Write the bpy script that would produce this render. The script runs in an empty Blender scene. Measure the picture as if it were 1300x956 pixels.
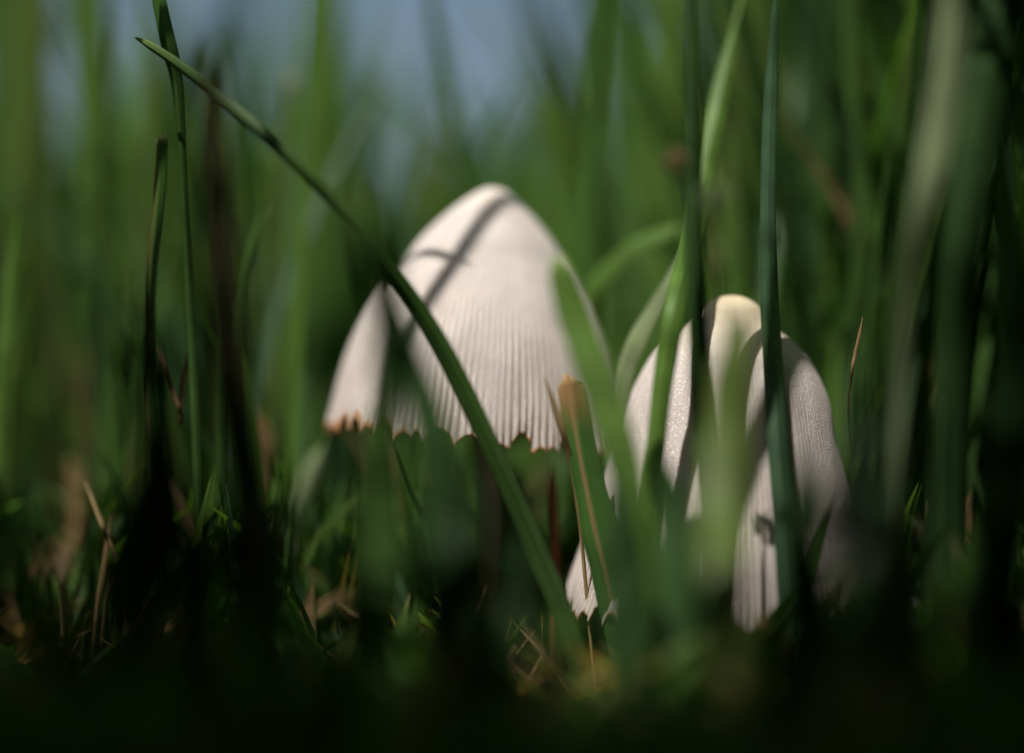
import bpy, math, random
import numpy as np
from mathutils import Vector, Matrix, noise

S = bpy.context.scene
C = S.collection
S.unit_settings.system = 'METRIC'
S.unit_settings.scale_length = 0.01          # one unit is one centimetre

# ------------------------------------------------------------------ camera
CAM_H, DIST, PXF = 3.2, 20.6, 2527.6          # height, distance to the y=0 plane, focal length in photo pixels
cd = bpy.data.cameras.new('camera'); cam = bpy.data.objects.new('camera', cd); C.objects.link(cam)
cam.location = (0, -DIST, CAM_H); cam.rotation_euler = (math.radians(90), 0, 0)
cd.sensor_width = 36; cd.lens = 70
cd.clip_start = 0.1; cd.clip_end = 20000
cd.dof.use_dof = True; cd.dof.focus_distance = DIST - 0.6
cd.dof.aperture_fstop = 0.070 / 0.0175 / 100   # 70 mm at f/5.6, in centimetre units
S.camera = cam

# ------------------------------------------------------------------ world, sun, exposure
L = Vector((-0.26, -0.40, 0.88)).normalized()  # towards the sun
w = bpy.data.worlds.new('World'); S.world = w; w.use_nodes = True
nt = w.node_tree; nt.nodes.clear()
sky = nt.nodes.new('ShaderNodeTexSky'); sky.sky_type = 'NISHITA'; sky.sun_disc = False
sky.sun_elevation = math.asin(L.z); sky.sun_rotation = math.atan2(L.x, L.y)
sky.air_density = 1.0; sky.dust_density = 3.0; sky.ozone_density = 1.2; sky.altitude = 300
bg = nt.nodes.new('ShaderNodeBackground'); bg.inputs[1].default_value = 0.06
wo = nt.nodes.new('ShaderNodeOutputWorld')
nt.links.new(sky.outputs[0], bg.inputs[0]); nt.links.new(bg.outputs[0], wo.inputs[0])
sd = bpy.data.lights.new('sun', 'SUN'); sun = bpy.data.objects.new('sun', sd); C.objects.link(sun)
sd.energy = 4.4; sd.angle = math.radians(0.53); sd.color = (1.0, 0.94, 0.87)
sun.rotation_euler = L.to_track_quat('Z', 'Y').to_euler(); sun.location = L * 60
S.view_settings.view_transform = 'Standard'; S.view_settings.look = 'None'
S.view_settings.gamma = 1.0; S.view_settings.exposure = 0.42
S.cycles.use_denoising = True
S.cycles.max_bounces = 8; S.cycles.transparent_max_bounces = 4

def at(px, py, y=0.0):
    d = DIST + y
    return Vector(((px - 650) / PXF * d, y, CAM_H - (py - 478) / PXF * d))
def size(px, y): return px / PXF * (DIST + y)
def px_of(p):
    d = p[1] + DIST
    return 650 + p[0] / d * PXF, 478 - (p[2] - CAM_H) / d * PXF

# ------------------------------------------------------------------ materials
def nodes(name):
    m = bpy.data.materials.new(name); m.use_nodes = True
    t = m.node_tree; t.nodes.clear()
    return m, t, t.nodes, t.links
def ramp(N, stops):
    r = N.new('ShaderNodeValToRGB'); e = r.color_ramp.elements
    while len(e) < len(stops): e.new(0.5)
    for k, (p, c) in enumerate(stops): e[k].position = p; e[k].color = (*c, 1)
    return r
def math_n(N, Lk, op, a, b=None):
    n = N.new('ShaderNodeMath'); n.operation = op
    for k, v in enumerate((a, b)):
        if v is None: continue
        if isinstance(v, (int, float)): n.inputs[k].default_value = v
        else: Lk.new(v, n.inputs[k])
    return n.outputs[0]

def blade_mat(name, base, tip, tip_at=0.92, trans=0.35, rough=0.42, stripe=None, brown_top=None):
    """v runs from root to tip, u across the blade."""
    m, T, N, K = nodes(name)
    uv = N.new('ShaderNodeUVMap'); uv.uv_map = 'UVMap'
    sp = N.new('ShaderNodeSeparateXYZ'); K.new(uv.outputs[0], sp.inputs[0])
    r = ramp(N, [(0.0, [c * 0.9 + 0.01 for c in base]), (0.35, base), (tip_at, base), (1.0, tip)])
    K.new(sp.outputs[1], r.inputs[0])
    # longitudinal veins
    mp = N.new('ShaderNodeMapping'); mp.inputs['Scale'].default_value = (26, 1.2, 1)
    K.new(uv.outputs[0], mp.inputs[0])
    nz = N.new('ShaderNodeTexNoise'); nz.inputs['Scale'].default_value = 1.0; nz.inputs['Detail'].default_value = 3
    K.new(mp.outputs[0], nz.inputs['Vector'])
    nr = N.new('ShaderNodeMapRange'); nr.inputs[1].default_value = 0.3; nr.inputs[2].default_value = 0.7
    nr.inputs[3].default_value = 0.72; nr.inputs[4].default_value = 1.28; K.new(nz.outputs[0], nr.inputs[0])
    # blotches
    tc = N.new('ShaderNodeTexCoord')
    n2 = N.new('ShaderNodeTexNoise'); n2.inputs['Scale'].default_value = 2.2; K.new(tc.outputs['Object'], n2.inputs['Vector'])
    nr2 = N.new('ShaderNodeMapRange'); nr2.inputs[1].default_value = 0.3; nr2.inputs[2].default_value = 0.7
    nr2.inputs[3].default_value = 0.8; nr2.inputs[4].default_value = 1.2; K.new(n2.outputs[0], nr2.inputs[0])
    mu = math_n(N, K, 'MULTIPLY', nr.outputs[0], nr2.outputs[0])
    vm = N.new('ShaderNodeVectorMath'); vm.operation = 'SCALE'; K.new(r.outputs[0], vm.inputs[0]); K.new(mu, vm.inputs['Scale'])
    col = vm.outputs[0]
    if stripe:
        c, u0, wd = stripe
        dlt = math_n(N, K, 'ABSOLUTE', math_n(N, K, 'SUBTRACT', sp.outputs[0], u0))
        wob = math_n(N, K, 'MULTIPLY', nz.outputs[0], wd * 1.2)
        f = N.new('ShaderNodeMapRange'); f.inputs[1].default_value = wd * 0.9; f.inputs[2].default_value = wd * 0.4
        K.new(math_n(N, K, 'ADD', dlt, math_n(N, K, 'SUBTRACT', wob, wd * 0.5)), f.inputs[0])
        mx = N.new('ShaderNodeMix'); mx.data_type = 'RGBA'; K.new(f.outputs[0], mx.inputs[0])
        K.new(col, mx.inputs[6]); mx.inputs[7].default_value = (*c, 1); col = mx.outputs[2]
    if brown_top:
        c, v0 = brown_top
        f = N.new('ShaderNodeMapRange'); f.inputs[1].default_value = v0 - 0.02; f.inputs[2].default_value = v0 + 0.14
        K.new(math_n(N, K, 'ADD', sp.outputs[1], math_n(N, K, 'MULTIPLY', nz.outputs[0], 0.07)), f.inputs[0])
        mx = N.new('ShaderNodeMix'); mx.data_type = 'RGBA'; K.new(f.outputs[0], mx.inputs[0])
        K.new(col, mx.inputs[6]); mx.inputs[7].default_value = (*c, 1); col = mx.outputs[2]
    p = N.new('ShaderNodeBsdfPrincipled'); K.new(col, p.inputs['Base Color'])
    p.inputs['Roughness'].default_value = rough; p.inputs['Specular IOR Level'].default_value = 0.22
    bm = N.new('ShaderNodeBump'); bm.inputs['Strength'].default_value = 0.5; bm.inputs['Distance'].default_value = 0.01
    K.new(nz.outputs[0], bm.inputs['Height']); K.new(bm.outputs[0], p.inputs['Normal'])
    tr = N.new('ShaderNodeBsdfTranslucent')
    tv = N.new('ShaderNodeVectorMath'); tv.operation = 'MULTIPLY'; tv.inputs[1].default_value = (1.9, 2.1, 0.8)
    K.new(col, tv.inputs[0]); K.new(tv.outputs[0], tr.inputs[0])
    mx = N.new('ShaderNodeMixShader'); mx.inputs[0].default_value = trans
    K.new(p.outputs[0], mx.inputs[1]); K.new(tr.outputs[0], mx.inputs[2])
    o = N.new('ShaderNodeOutputMaterial'); K.new(mx.outputs[0], o.inputs[0])
    return m

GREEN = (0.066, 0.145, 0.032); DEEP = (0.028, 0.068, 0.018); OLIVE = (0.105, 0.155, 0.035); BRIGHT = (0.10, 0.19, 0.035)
BLUE_G = (0.045, 0.10, 0.045); STRAW = (0.42, 0.30, 0.15); TAN = (0.30, 0.20, 0.10); PALE = (0.20, 0.25, 0.13)
M = {
    'green': blade_mat('fresh_green_blade', GREEN, (0.10, 0.14, 0.04)),
    'bright': blade_mat('bright_green_blade', BRIGHT, (0.30, 0.42, 0.12), 0.95),
    'veined': blade_mat('dark_green_veined_blade', (0.045, 0.10, 0.02), (0.16, 0.24, 0.06), 0.84, trans=0.3, stripe=((0.025, 0.06, 0.012), 0.5, 0.09)),
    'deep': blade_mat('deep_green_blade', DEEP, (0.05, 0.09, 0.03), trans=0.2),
    'olive': blade_mat('olive_green_blade', OLIVE, (0.14, 0.15, 0.05)),
    'bluish': blade_mat('blue_green_blade', BLUE_G, (0.08, 0.13, 0.06)),
    'pale': blade_mat('pale_leaf_and_sheen', PALE, (0.25, 0.27, 0.16), trans=0.25, rough=0.3),  # pale base; on the glossy blades it paints in their sheen
    'cut': blade_mat('mown_blade', GREEN, (0.5, 0.42, 0.26), 0.96, stripe=((0.16, 0.13, 0.05), 0.2, 0.16)),
    'streak': blade_mat('blade_with_dead_streak', (0.06, 0.14, 0.03), STRAW, 0.9, trans=0.2,
                        stripe=((0.27, 0.20, 0.09), 0.36, 0.10), brown_top=((0.34, 0.21, 0.09), 0.86)),
    'straw': blade_mat('dry_straw', STRAW, (0.5, 0.38, 0.22), trans=0.2, rough=0.35),
    'tan': blade_mat('dead_tan_leaf', TAN, (0.36, 0.25, 0.13), trans=0.25),
    'rust': blade_mat('rusty_dead_stalk', (0.16, 0.05, 0.02), (0.2, 0.07, 0.03), trans=0.1),
    'sheath': blade_mat('dark_dead_sheath', (0.045, 0.04, 0.018), (0.06, 0.06, 0.02), trans=0.1),
}

def field_mat():
    m, T, N, K = nodes('grass_field_blades')
    a = N.new('ShaderNodeAttribute'); a.attribute_name = 'tint'
    p = N.new('ShaderNodeBsdfPrincipled'); K.new(a.outputs['Color'], p.inputs['Base Color'])
    p.inputs['Roughness'].default_value = 0.45; p.inputs['Specular IOR Level'].default_value = 0.35
    tr = N.new('ShaderNodeBsdfTranslucent')
    tv = N.new('ShaderNodeVectorMath'); tv.operation = 'MULTIPLY'; tv.inputs[1].default_value = (1.9, 2.1, 0.8)
    K.new(a.outputs['Color'], tv.inputs[0]); K.new(tv.outputs[0], tr.inputs[0])
    mx = N.new('ShaderNodeMixShader'); mx.inputs[0].default_value = 0.52
    K.new(p.outputs[0], mx.inputs[1]); K.new(tr.outputs[0], mx.inputs[2])
    o = N.new('ShaderNodeOutputMaterial'); K.new(mx.outputs[0], o.inputs[0])
    return m
M['field'] = field_mat()

def soil_mat():
    m, T, N, K = nodes('damp_soil')
    tc = N.new('ShaderNodeTexCoord')
    n1 = N.new('ShaderNodeTexNoise'); n1.inputs['Scale'].default_value = 1.4; n1.inputs['Detail'].default_value = 9
    K.new(tc.outputs['Object'], n1.inputs['Vector'])
    r = ramp(N, [(0.3, (0.012, 0.010, 0.006)), (0.5, (0.035, 0.026, 0.014)), (0.7, (0.07, 0.052, 0.028))]); K.new(n1.outputs[0], r.inputs[0])
    p = N.new('ShaderNodeBsdfPrincipled'); K.new(r.outputs[0], p.inputs['Base Color']); p.inputs['Roughness'].default_value = 0.9
    b = N.new('ShaderNodeBump'); b.inputs['Distance'].default_value = 0.12; K.new(n1.outputs[0], b.inputs['Height']); K.new(b.outputs[0], p.inputs['Normal'])
    o = N.new('ShaderNodeOutputMaterial'); K.new(p.outputs[0], o.inputs[0]); return m
M['soil'] = soil_mat()

def cap_mat(name, body, apex, edge):
    m, T, N, K = nodes(name)
    a = N.new('ShaderNodeAttribute'); a.attribute_name = 'cap_tone'      # r: along the cap, g: brown edge with painted glow, b: groove depth
    sp = N.new('ShaderNodeSeparateColor'); K.new(a.outputs['Color'], sp.inputs[0])
    tc = N.new('ShaderNodeTexCoord')
    r = ramp(N, [(0.0, apex), (0.13, [0.5 * (x + y) for x, y in zip(apex, body)]), (0.3, body), (1.0, [c * 0.94 for c in body])]); K.new(sp.outputs[0], r.inputs[0])
    n1 = N.new('ShaderNodeTexNoise'); n1.inputs['Scale'].default_value = 3.0; n1.inputs['Detail'].default_value = 6; K.new(tc.outputs['Object'], n1.inputs['Vector'])
    mr = N.new('ShaderNodeMapRange'); mr.inputs[1].default_value = 0.3; mr.inputs[2].default_value = 0.7; mr.inputs[3].default_value = 0.9; mr.inputs[4].default_value = 1.08
    K.new(n1.outputs[0], mr.inputs[0])
    vm = N.new('ShaderNodeVectorMath'); vm.operation = 'SCALE'; K.new(r.outputs[0], vm.inputs[0]); K.new(mr.outputs[0], vm.inputs['Scale'])
    g = N.new('ShaderNodeMix'); g.data_type = 'RGBA'; K.new(math_n(N, K, 'MULTIPLY', sp.outputs[2], 0.6), g.inputs[0])
    K.new(vm.outputs[0], g.inputs[6]); g.inputs[7].default_value = (0.34, 0.22, 0.17, 1)
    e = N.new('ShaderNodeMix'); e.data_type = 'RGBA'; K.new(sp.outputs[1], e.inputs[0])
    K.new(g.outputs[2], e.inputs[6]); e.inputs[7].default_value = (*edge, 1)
    p = N.new('ShaderNodeBsdfPrincipled'); K.new(e.outputs[2], p.inputs['Base Color'])
    p.inputs['Subsurface Weight'].default_value = 0.45; p.inputs['Subsurface Radius'].default_value = (1.0, 0.6, 0.4); p.inputs['Subsurface Scale'].default_value = 0.12
    p.inputs['Specular IOR Level'].default_value = 0.35
    # mealy granules: a coarse grain for relief and a fine one for glitter
    n3 = N.new('ShaderNodeTexNoise'); n3.inputs['Scale'].default_value = 52; n3.inputs['Detail'].default_value = 3; n3.inputs['Roughness'].default_value = 0.7; K.new(tc.outputs['Object'], n3.inputs['Vector'])
    mp = N.new('ShaderNodeMapping'); mp.inputs['Scale'].default_value = (34, 34, 3.5); K.new(tc.outputs['Object'], mp.inputs[0])
    n4 = N.new('ShaderNodeTexNoise'); n4.inputs['Scale'].default_value = 1.0; n4.inputs['Detail'].default_value = 4; n4.inputs['Distortion'].default_value = 0.4; K.new(mp.outputs[0], n4.inputs['Vector'])
    hs = math_n(N, K, 'ADD', n3.outputs[0], math_n(N, K, 'MULTIPLY', n4.outputs[0], 1.1))
    b = N.new('ShaderNodeBump'); b.inputs['Strength'].default_value = 0.9; b.inputs['Distance'].default_value = 0.014; K.new(hs, b.inputs['Height'])
    K.new(b.outputs[0], p.inputs['Normal'])
    p.inputs['Roughness'].default_value = 0.72
    wn = N.new('ShaderNodeTexVoronoi'); wn.inputs['Scale'].default_value = 105; K.new(tc.outputs['Object'], wn.inputs['Vector'])
    sc = N.new('ShaderNodeSeparateColor'); K.new(wn.outputs['Color'], sc.inputs[0])
    ge = N.new('ShaderNodeNewGeometry')
    jt = N.new('ShaderNodeVectorMath'); jt.operation = 'SUBTRACT'; K.new(wn.outputs['Color'], jt.inputs[0]); jt.inputs[1].default_value = (0.5, 0.5, 0.5)
    js = N.new('ShaderNodeVectorMath'); js.operation = 'SCALE'; js.inputs['Scale'].default_value = 1.1; K.new(jt.outputs[0], js.inputs[0])
    ja = N.new('ShaderNodeVectorMath'); ja.operation = 'ADD'; K.new(ge.outputs['Normal'], ja.inputs[0]); K.new(js.outputs[0], ja.inputs[1])
    jn = N.new('ShaderNodeVectorMath'); jn.operation = 'NORMALIZE'; K.new(ja.outputs[0], jn.inputs[0])
    gs = N.new('ShaderNodeBsdfGlossy'); gs.inputs['Roughness'].default_value = 0.38; gs.inputs['Color'].default_value = (0.9, 0.88, 0.85, 1); K.new(jn.outputs[0], gs.inputs['Normal'])
    core = N.new('ShaderNodeMapRange'); core.inputs[1].default_value = 0.45; core.inputs[2].default_value = 0.3; K.new(wn.outputs['Distance'], core.inputs[0])
    gm = math_n(N, K, 'MULTIPLY', math_n(N, K, 'MULTIPLY', math_n(N, K, 'GREATER_THAN', sc.outputs[0], 0.55), core.outputs[0]), 0.17)
    mx = N.new('ShaderNodeMixShader'); K.new(gm, mx.inputs[0]); K.new(p.outputs[0], mx.inputs[1]); K.new(gs.outputs[0], mx.inputs[2])
    o = N.new('ShaderNodeOutputMaterial'); K.new(mx.outputs[0], o.inputs[0]); return m
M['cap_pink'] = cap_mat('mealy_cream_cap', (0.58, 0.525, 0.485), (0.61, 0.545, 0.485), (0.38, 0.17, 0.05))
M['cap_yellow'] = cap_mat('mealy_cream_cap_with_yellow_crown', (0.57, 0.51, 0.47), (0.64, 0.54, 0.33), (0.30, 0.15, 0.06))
def plain(name, c, rough=0.7, nz=6.0, amt=0.25, sss=0.0):
    m, T, N, K = nodes(name)
    tc = N.new('ShaderNodeTexCoord'); n = N.new('ShaderNodeTexNoise'); n.inputs['Scale'].default_value = nz; n.inputs['Detail'].default_value = 5
    K.new(tc.outputs['Object'], n.inputs['Vector'])
    r = ramp(N, [(0.3, [x * (1 - amt) for x in c]), (0.7, [min(1, x * (1 + amt)) for x in c])]); K.new(n.outputs[0], r.inputs[0])
    p = N.new('ShaderNodeBsdfPrincipled'); K.new(r.outputs[0], p.inputs['Base Color']); p.inputs['Roughness'].default_value = rough
    b = N.new('ShaderNodeBump'); b.inputs['Distance'].default_value = 0.02; K.new(n.outputs[0], b.inputs['Height']); K.new(b.outputs[0], p.inputs['Normal'])
    if sss:
        p.inputs['Subsurface Weight'].default_value = sss; p.inputs['Subsurface Scale'].default_value = 0.05
    o = N.new('ShaderNodeOutputMaterial'); K.new(p.outputs[0], o.inputs[0]); return m
M['gill'] = plain('brown_gills', (0.13, 0.07, 0.035))
M['stem'] = plain('pale_stem', (0.42, 0.36, 0.30), 0.6, 4, 0.15)
M['clod'] = plain('red_brown_clod', (0.16, 0.085, 0.05), 0.9, 5, 0.5)
M['grey_stone'] = plain('pinkish_grey_pebble', (0.17, 0.13, 0.11), 0.8, 5, 0.3)

# ------------------------------------------------------------------ helpers
def tag(o, label=None, cat=None, group=None, kind=None):
    if label: o['label'] = label
    if cat: o['category'] = cat
    if group: o['group'] = group
    if kind: o['kind'] = kind
    return o
def link_mesh(name, verts, faces, mat, parent=None, smooth=True, uvs=None, tint=None, attr='tint'):
    me = bpy.data.meshes.new(name)
    verts = np.asarray(verts, dtype=np.float32); faces = np.asarray(faces, dtype=np.int32)
    nv, nf = len(verts), len(faces); k = faces.shape[1]
    me.vertices.add(nv); me.vertices.foreach_set('co', verts.ravel())
    me.loops.add(nf * k); me.loops.foreach_set('vertex_index', faces.ravel())
    me.polygons.add(nf); me.polygons.foreach_set('loop_start', np.arange(nf, dtype=np.int32) * k)
    me.polygons.foreach_set('loop_total', np.full(nf, k, dtype=np.int32))
    me.update(calc_edges=True)
    if smooth: me.polygons.foreach_set('use_smooth', np.ones(nf, dtype=bool))
    if uvs is not None:
        u = me.uv_layers.new(name='UVMap'); u.data.foreach_set('uv', np.asarray(uvs, dtype=np.float32)[faces.ravel()].ravel())
    if tint is not None:
        ca = me.color_attributes.new(attr, 'FLOAT_COLOR', 'POINT')
        c4 = np.ones((nv, 4), dtype=np.float32); c4[:, :3] = tint; ca.data.foreach_set('color', c4.ravel())
    me.materials.append(mat)
    o = bpy.data.objects.new(name, me); C.objects.link(o)
    if parent: o.parent = parent
    return o

def spline(pts, n):
    P = [np.array(p, dtype=float) for p in pts]
    P = [2 * P[0] - P[1]] + P + [2 * P[-1] - P[-2]]
    seg = len(P) - 3; out = []
    for i in range(n + 1):
        t = i / n * seg; k = min(int(t), seg - 1); u = t - k
        a, b, c, d = P[k:k + 4]
        out.append(0.5 * ((2 * b) + (-a + c) * u + (2 * a - 5 * b + 4 * c - d) * u * u + (-a + 3 * b - 3 * c + d) * u ** 3))
    return np.array(out)

def blade_geo(path, facing=(0, -1, 0), twist=0.0, fold=0.35, thick=0.012, n=40, tip='point', seed=0):
    """path: list of (x, y, z, width) from the ROOT to the TIP. Closed thin leaf with a V fold along the midrib."""
    rng = random.Random(seed)
    S4 = spline(path, n); P, W = S4[:, :3], np.maximum(S4[:, 3], 0.002)
    T = np.gradient(P, axis=0); T /= np.linalg.norm(T, axis=1)[:, None] + 1e-9
    us = np.array([-1, -0.55, -0.12, 0.0, 0.12, 0.55, 1.0])
    zs = np.abs(us) * fold; zs[3] = -0.05; zs[2] = zs[4] = 0.02
    k = len(us); V, UV = [], []
    ph = rng.uniform(0, 6)
    for i in range(n + 1):
        v = i / n
        f = np.array(facing, dtype=float)
        a = math.radians(twist) * (v - 0.3) + 0.12 * math.sin(v * 7 + ph)
        side = np.cross(T[i], f); side /= np.linalg.norm(side) + 1e-9
        nor = np.cross(side, T[i])
        s2 = side * math.cos(a) + nor * math.sin(a); n2 = nor * math.cos(a) - side * math.sin(a)
        wd = W[i] * 0.5 * (1 + 0.03 * math.sin(v * 31 + ph))
        if tip == 'point': wd *= min(1.0, ((1 - v) / 0.16 + 0.03)) ** 0.7
        elif tip == 'cut': wd *= min(1.0, ((1 - v) / 0.012 + 0.72))
        elif tip == 'round': wd *= min(1.0, ((1 - v) / 0.05 + 0.12)) ** 0.6
        back = []
        for j in range(k):
            jag = 0.0
            if tip == 'cut' and i == n: jag = rng.uniform(-0.07, 0.10) * (0.5 + abs(us[j]))
            q = P[i] + s2 * us[j] * wd - n2 * zs[j] * wd + T[i] * jag
            V.append(q); UV.append(((us[j] + 1) / 2, v))
            back.append(q - n2 * thick * (1 - 0.8 * abs(us[j])))
        for j in range(k): V.append(back[j]); UV.append(((us[j] + 1) / 2, v))
    F = []; R = 2 * k
    for i in range(n):
        a, b = i * R, (i + 1) * R
        for j in range(k - 1):
            F.append((a + j, a + j + 1, b + j + 1, b + j))
            F.append((a + k + j + 1, a + k + j, b + k + j, b + k + j + 1))
        F.append((a + k, a, b, b + k)); F.append((a + k - 1, a + 2 * k - 1, b + 2 * k - 1, b + k - 1))
    e = n * R
    for j in range(k - 1):
        F.append((e + j, e + j + 1, e + k + j + 1, e + k + j)); F.append((j + 1, j, k + j, k + j + 1))
    return np.array(V), np.array(F), np.array(UV)

SEED = [100]; LITB = []; WID = []
def blade(label, pts, mat, twist=10, fold=0.35, tip='point', facing=(0, -1, 0), name='grass_blade', cat='grass blade', ground=True, group=None, n=44):
    """pts: (px, py, depth, width_px) from TIP down to the root, in photo pixels and centimetres of depth."""
    SEED[0] += 1
    if mat in ('bright', 'olive', 'green', 'streak', 'pale', 'cut', 'straw', 'veined'):
        for q in spline([(a, b, c, 0) for a, b, c, _ in pts], 14)[:, :3]:
            if (mat == 'olive' and q[2] < 0 and q[1] < 900) or (-40 < q[1] < (575 if q[2] < -2 else 640 if q[2] < 2 else 400) and not (q[0] > 1000 and q[2] > 0)) or mat == 'straw':
                LITB.append(at(*q)); WID.append(0.2 if -5 < q[2] < 1.5 and q[1] < 900 and mat != 'straw' else 0.0)
    W = []
    for (px, py, y, wp) in pts:
        p = at(px, py, y); W.append((p.x, p.y, p.z, size(wp, y)))
    if ground and W[-1][2] > -0.1:
        a, b = W[-2], W[-1]; dz = b[2] + 0.25
        sl = [(b[i] - a[i]) / max(0.3, (a[2] - b[2])) for i in (0, 1)]
        W.append((b[0] + max(-.25, min(.25, sl[0])) * dz * 0.8, b[1] + max(-.3, min(.3, sl[1])) * dz * 0.5, -0.25, b[3] * 0.85))
    W = W[::-1]
    V, F, UV = blade_geo(W, facing, twist, fold, seed=SEED[0], tip=tip, n=n)
    org = np.array(W[0][:3])
    o = link_mesh(name, V - org, F, M[mat], uvs=UV); o.location = org
    return tag(o, label, cat, group)

# ------------------------------------------------------------------ ground
def ground():
    n = 120; ext = 60
    g = np.linspace(-1, 1, n); g = np.sign(g) * (np.abs(g) ** 1.6) * ext
    V = []
    for y in g:
        for x in g:
            z = noise.noise(Vector((x * 0.5, y * 0.5, 3))) * 0.22 + noise.noise(Vector((x * 1.9, y * 1.9, 7))) * 0.09
            V.append((x, y, z - 0.12))
    F = [(j * n + i, j * n + i + 1, (j + 1) * n + i + 1, (j + 1) * n + i) for j in range(n - 1) for i in range(n - 1)]
    # skirt to the horizon
    V = np.array(V); idx = lambda j, i: j * n + i
    ring = [idx(0, i) for i in range(n)] + [idx(j, n - 1) for j in range(1, n)] + [idx(n - 1, i) for i in range(n - 2, -1, -1)] + [idx(j, 0) for j in range(n - 2, 0, -1)]
    b = len(V); far = []
    for r in ring: far.append((V[r][0] / ext * 15000, V[r][1] / ext * 15000, -0.12))
    V = np.vstack([V, far]); m = len(ring)
    F += [(ring[k], b + k, b + (k + 1) % m, ring[(k + 1) % m]) for k in range(m)]
    tag(link_mesh('ground', V, F, M['soil']), kind='structure')
ground()

# ------------------------------------------------------------------ mushrooms
def mushroom(label, prof, axis_px, rim_py, depth, mat, lean, teeth, ribs, edge_glow, seed, stem_r, rib_amp):
    """prof: list of (radius_cm, drop_cm) from the apex to the rim"""
    rng = random.Random(seed)
    apex = at(axis_px, rim_py, depth)
    root = bpy.data.objects.new('mushroom', None); C.objects.link(root)
    H = prof[-1][1]
    # root empty on the ground under the stem
    foot = Vector((apex.x - H * math.sin(math.radians(lean[1])) + lean[0], apex.y, 0.0)); root.location = foot
    tag(root, label, 'mushroom')
    tilt = Matrix.Rotation(math.radians(lean[1]), 4, 'Y') @ Matrix.Rotation(math.radians(lean[2]), 4, 'X')
    NA, NV = 960, 130
    PR = spline([(a, b, 0) for a, b in prof], 400)[:, :2]
    ln = np.concatenate([[0], np.cumsum(np.linalg.norm(np.diff(PR, axis=0), axis=1))]); tot = ln[-1]
    # irregular teeth
    tt = []; a = 0
    while a < 2 * math.pi - 0.04:
        tt.append(a); a += 2 * math.pi / teeth * rng.uniform(0.5, 1.6)
    tt.append(2 * math.pi + tt[0]); dep = [rng.uniform(0.05, 0.22) for _ in tt]
    low = [rng.uniform(-0.03, 0.05) for _ in tt]; low[-1] = low[0]
    def edge(th):
        th = th % (2 * math.pi)
        for k in range(len(tt) - 1):
            if tt[k] <= th < tt[k + 1]:
                u = (th - tt[k]) / (tt[k + 1] - tt[k])
                return low[k] * (1 - u) + low[k + 1] * u + dep[k] * math.sin(math.pi * u) ** 0.55, u
        return 0, 0
    rib_ph = [0.0]; 
    V, A = [], []
    th_l = [2 * math.pi * i / NA for i in range(NA)]
    ed = [edge(t) for t in th_l]
    ribn = []
    for t in th_l:
        w_ = 1.6 * noise.noise(Vector((math.cos(t) * 2, math.sin(t) * 2, seed))) + 0.9 * noise.noise(Vector((math.cos(t) * 7, math.sin(t) * 7, seed)))
        ribn.append(ribs * t + w_ * 3)
    for j in range(NV + 1):
        s = (j / NV) ** 0.9
        for i, t in enumerate(th_l):
            cut, u = ed[i]
            lim = tot - cut * min(1, max(0, (s - 0.55) / 0.45)) ** 1.5
            q = s * lim
            r = np.interp(q, ln, PR[:, 0]); z = -np.interp(q, ln, PR[:, 1])
            c, sn = math.cos(t), math.sin(t)
            bul = 0.016 * noise.noise(Vector((c * 1.1, sn * 1.1, z * 0.8 + seed))) + 0.012 * noise.noise(Vector((c * 3.5, sn * 3.5, z * 2 + seed)))
            r *= 1 + bul * min(1, s * 3)
            am = max(0, (s - 0.4) / 0.6) ** 1.4 + 0.3 * min(1, max(0, (s - 0.12) / 0.3))
            am *= max(0.1, 0.75 + 1.1 * noise.noise(Vector((c * 4, sn * 4, seed + z * 1.3))))
            ph = ribn[i] + 1.4 * noise.noise(Vector((c * 5, sn * 5, z * 1.5)))
            g = 1 - abs(math.sin(ph / 2)) ** 0.6
            # folds that follow the notches near the edge
            fold = math.sin(math.pi * u) * max(0, (s - 0.86) / 0.14) ** 1.3
            r -= g * am * rib_amp - fold * 0.02
            r += 0.03 * max(0, (s - 0.95) / 0.05) * noise.noise(Vector((c * 9, sn * 9, seed + 4)))
            V.append((r * c, r * sn, z))
            dist = lim - q
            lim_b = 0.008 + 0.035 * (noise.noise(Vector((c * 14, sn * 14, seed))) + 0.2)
            glow = edge_glow(t, noise) if edge_glow else 0
            e_ = max(0.0, min(1.0, 1 - (dist - lim_b - glow * 0.9) / 0.03))
            if glow > 0: e_ *= 0.55 + 0.45 * (noise.noise(Vector((c * 8, sn * 8, z * 6))) + 0.5) if dist > lim_b else 1
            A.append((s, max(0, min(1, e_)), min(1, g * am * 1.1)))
    V = np.array(V); A = np.array(A)
    F = []
    for j in range(NV):
        for i in range(NA):
            i2 = (i + 1) % NA
            F.append((j * NA + i, (j + 1) * NA + i, (j + 1) * NA + i2, j * NA + i2))
    # inner wall
    off = len(V); nin = 40; Vi, Ai = [], []
    for j in range(nin + 1):
        jj = int(round(NV * (0.12 + 0.88 * (1 - j / nin))))
        for i in range(NA):
            p = V[jj * NA + i]; rr = math.hypot(p[0], p[1]); th_ = 0.03 * (1 if j > 0 else 0.35)
            k = max(0.02, (rr - th_) / max(rr, 1e-6)); Vi.append((p[0] * k, p[1] * k, p[2] - (0.02 if j > 2 else 0.0)))
            Ai.append((0.9, 1.0 if j > 0 else A[jj * NA + i][1], 0.3))
    for j in range(nin + 1):
        a0 = (NV * NA) if j == 0 else off + (j - 1) * NA; b0 = off + j * NA
        if j == 0: pass
        for i in range(NA):
            i2 = (i + 1) % NA; F.append((a0 + i, b0 + i, b0 + i2, a0 + i2))
    V2 = np.vstack([V, Vi]); A2 = np.vstack([A, Ai])
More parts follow.
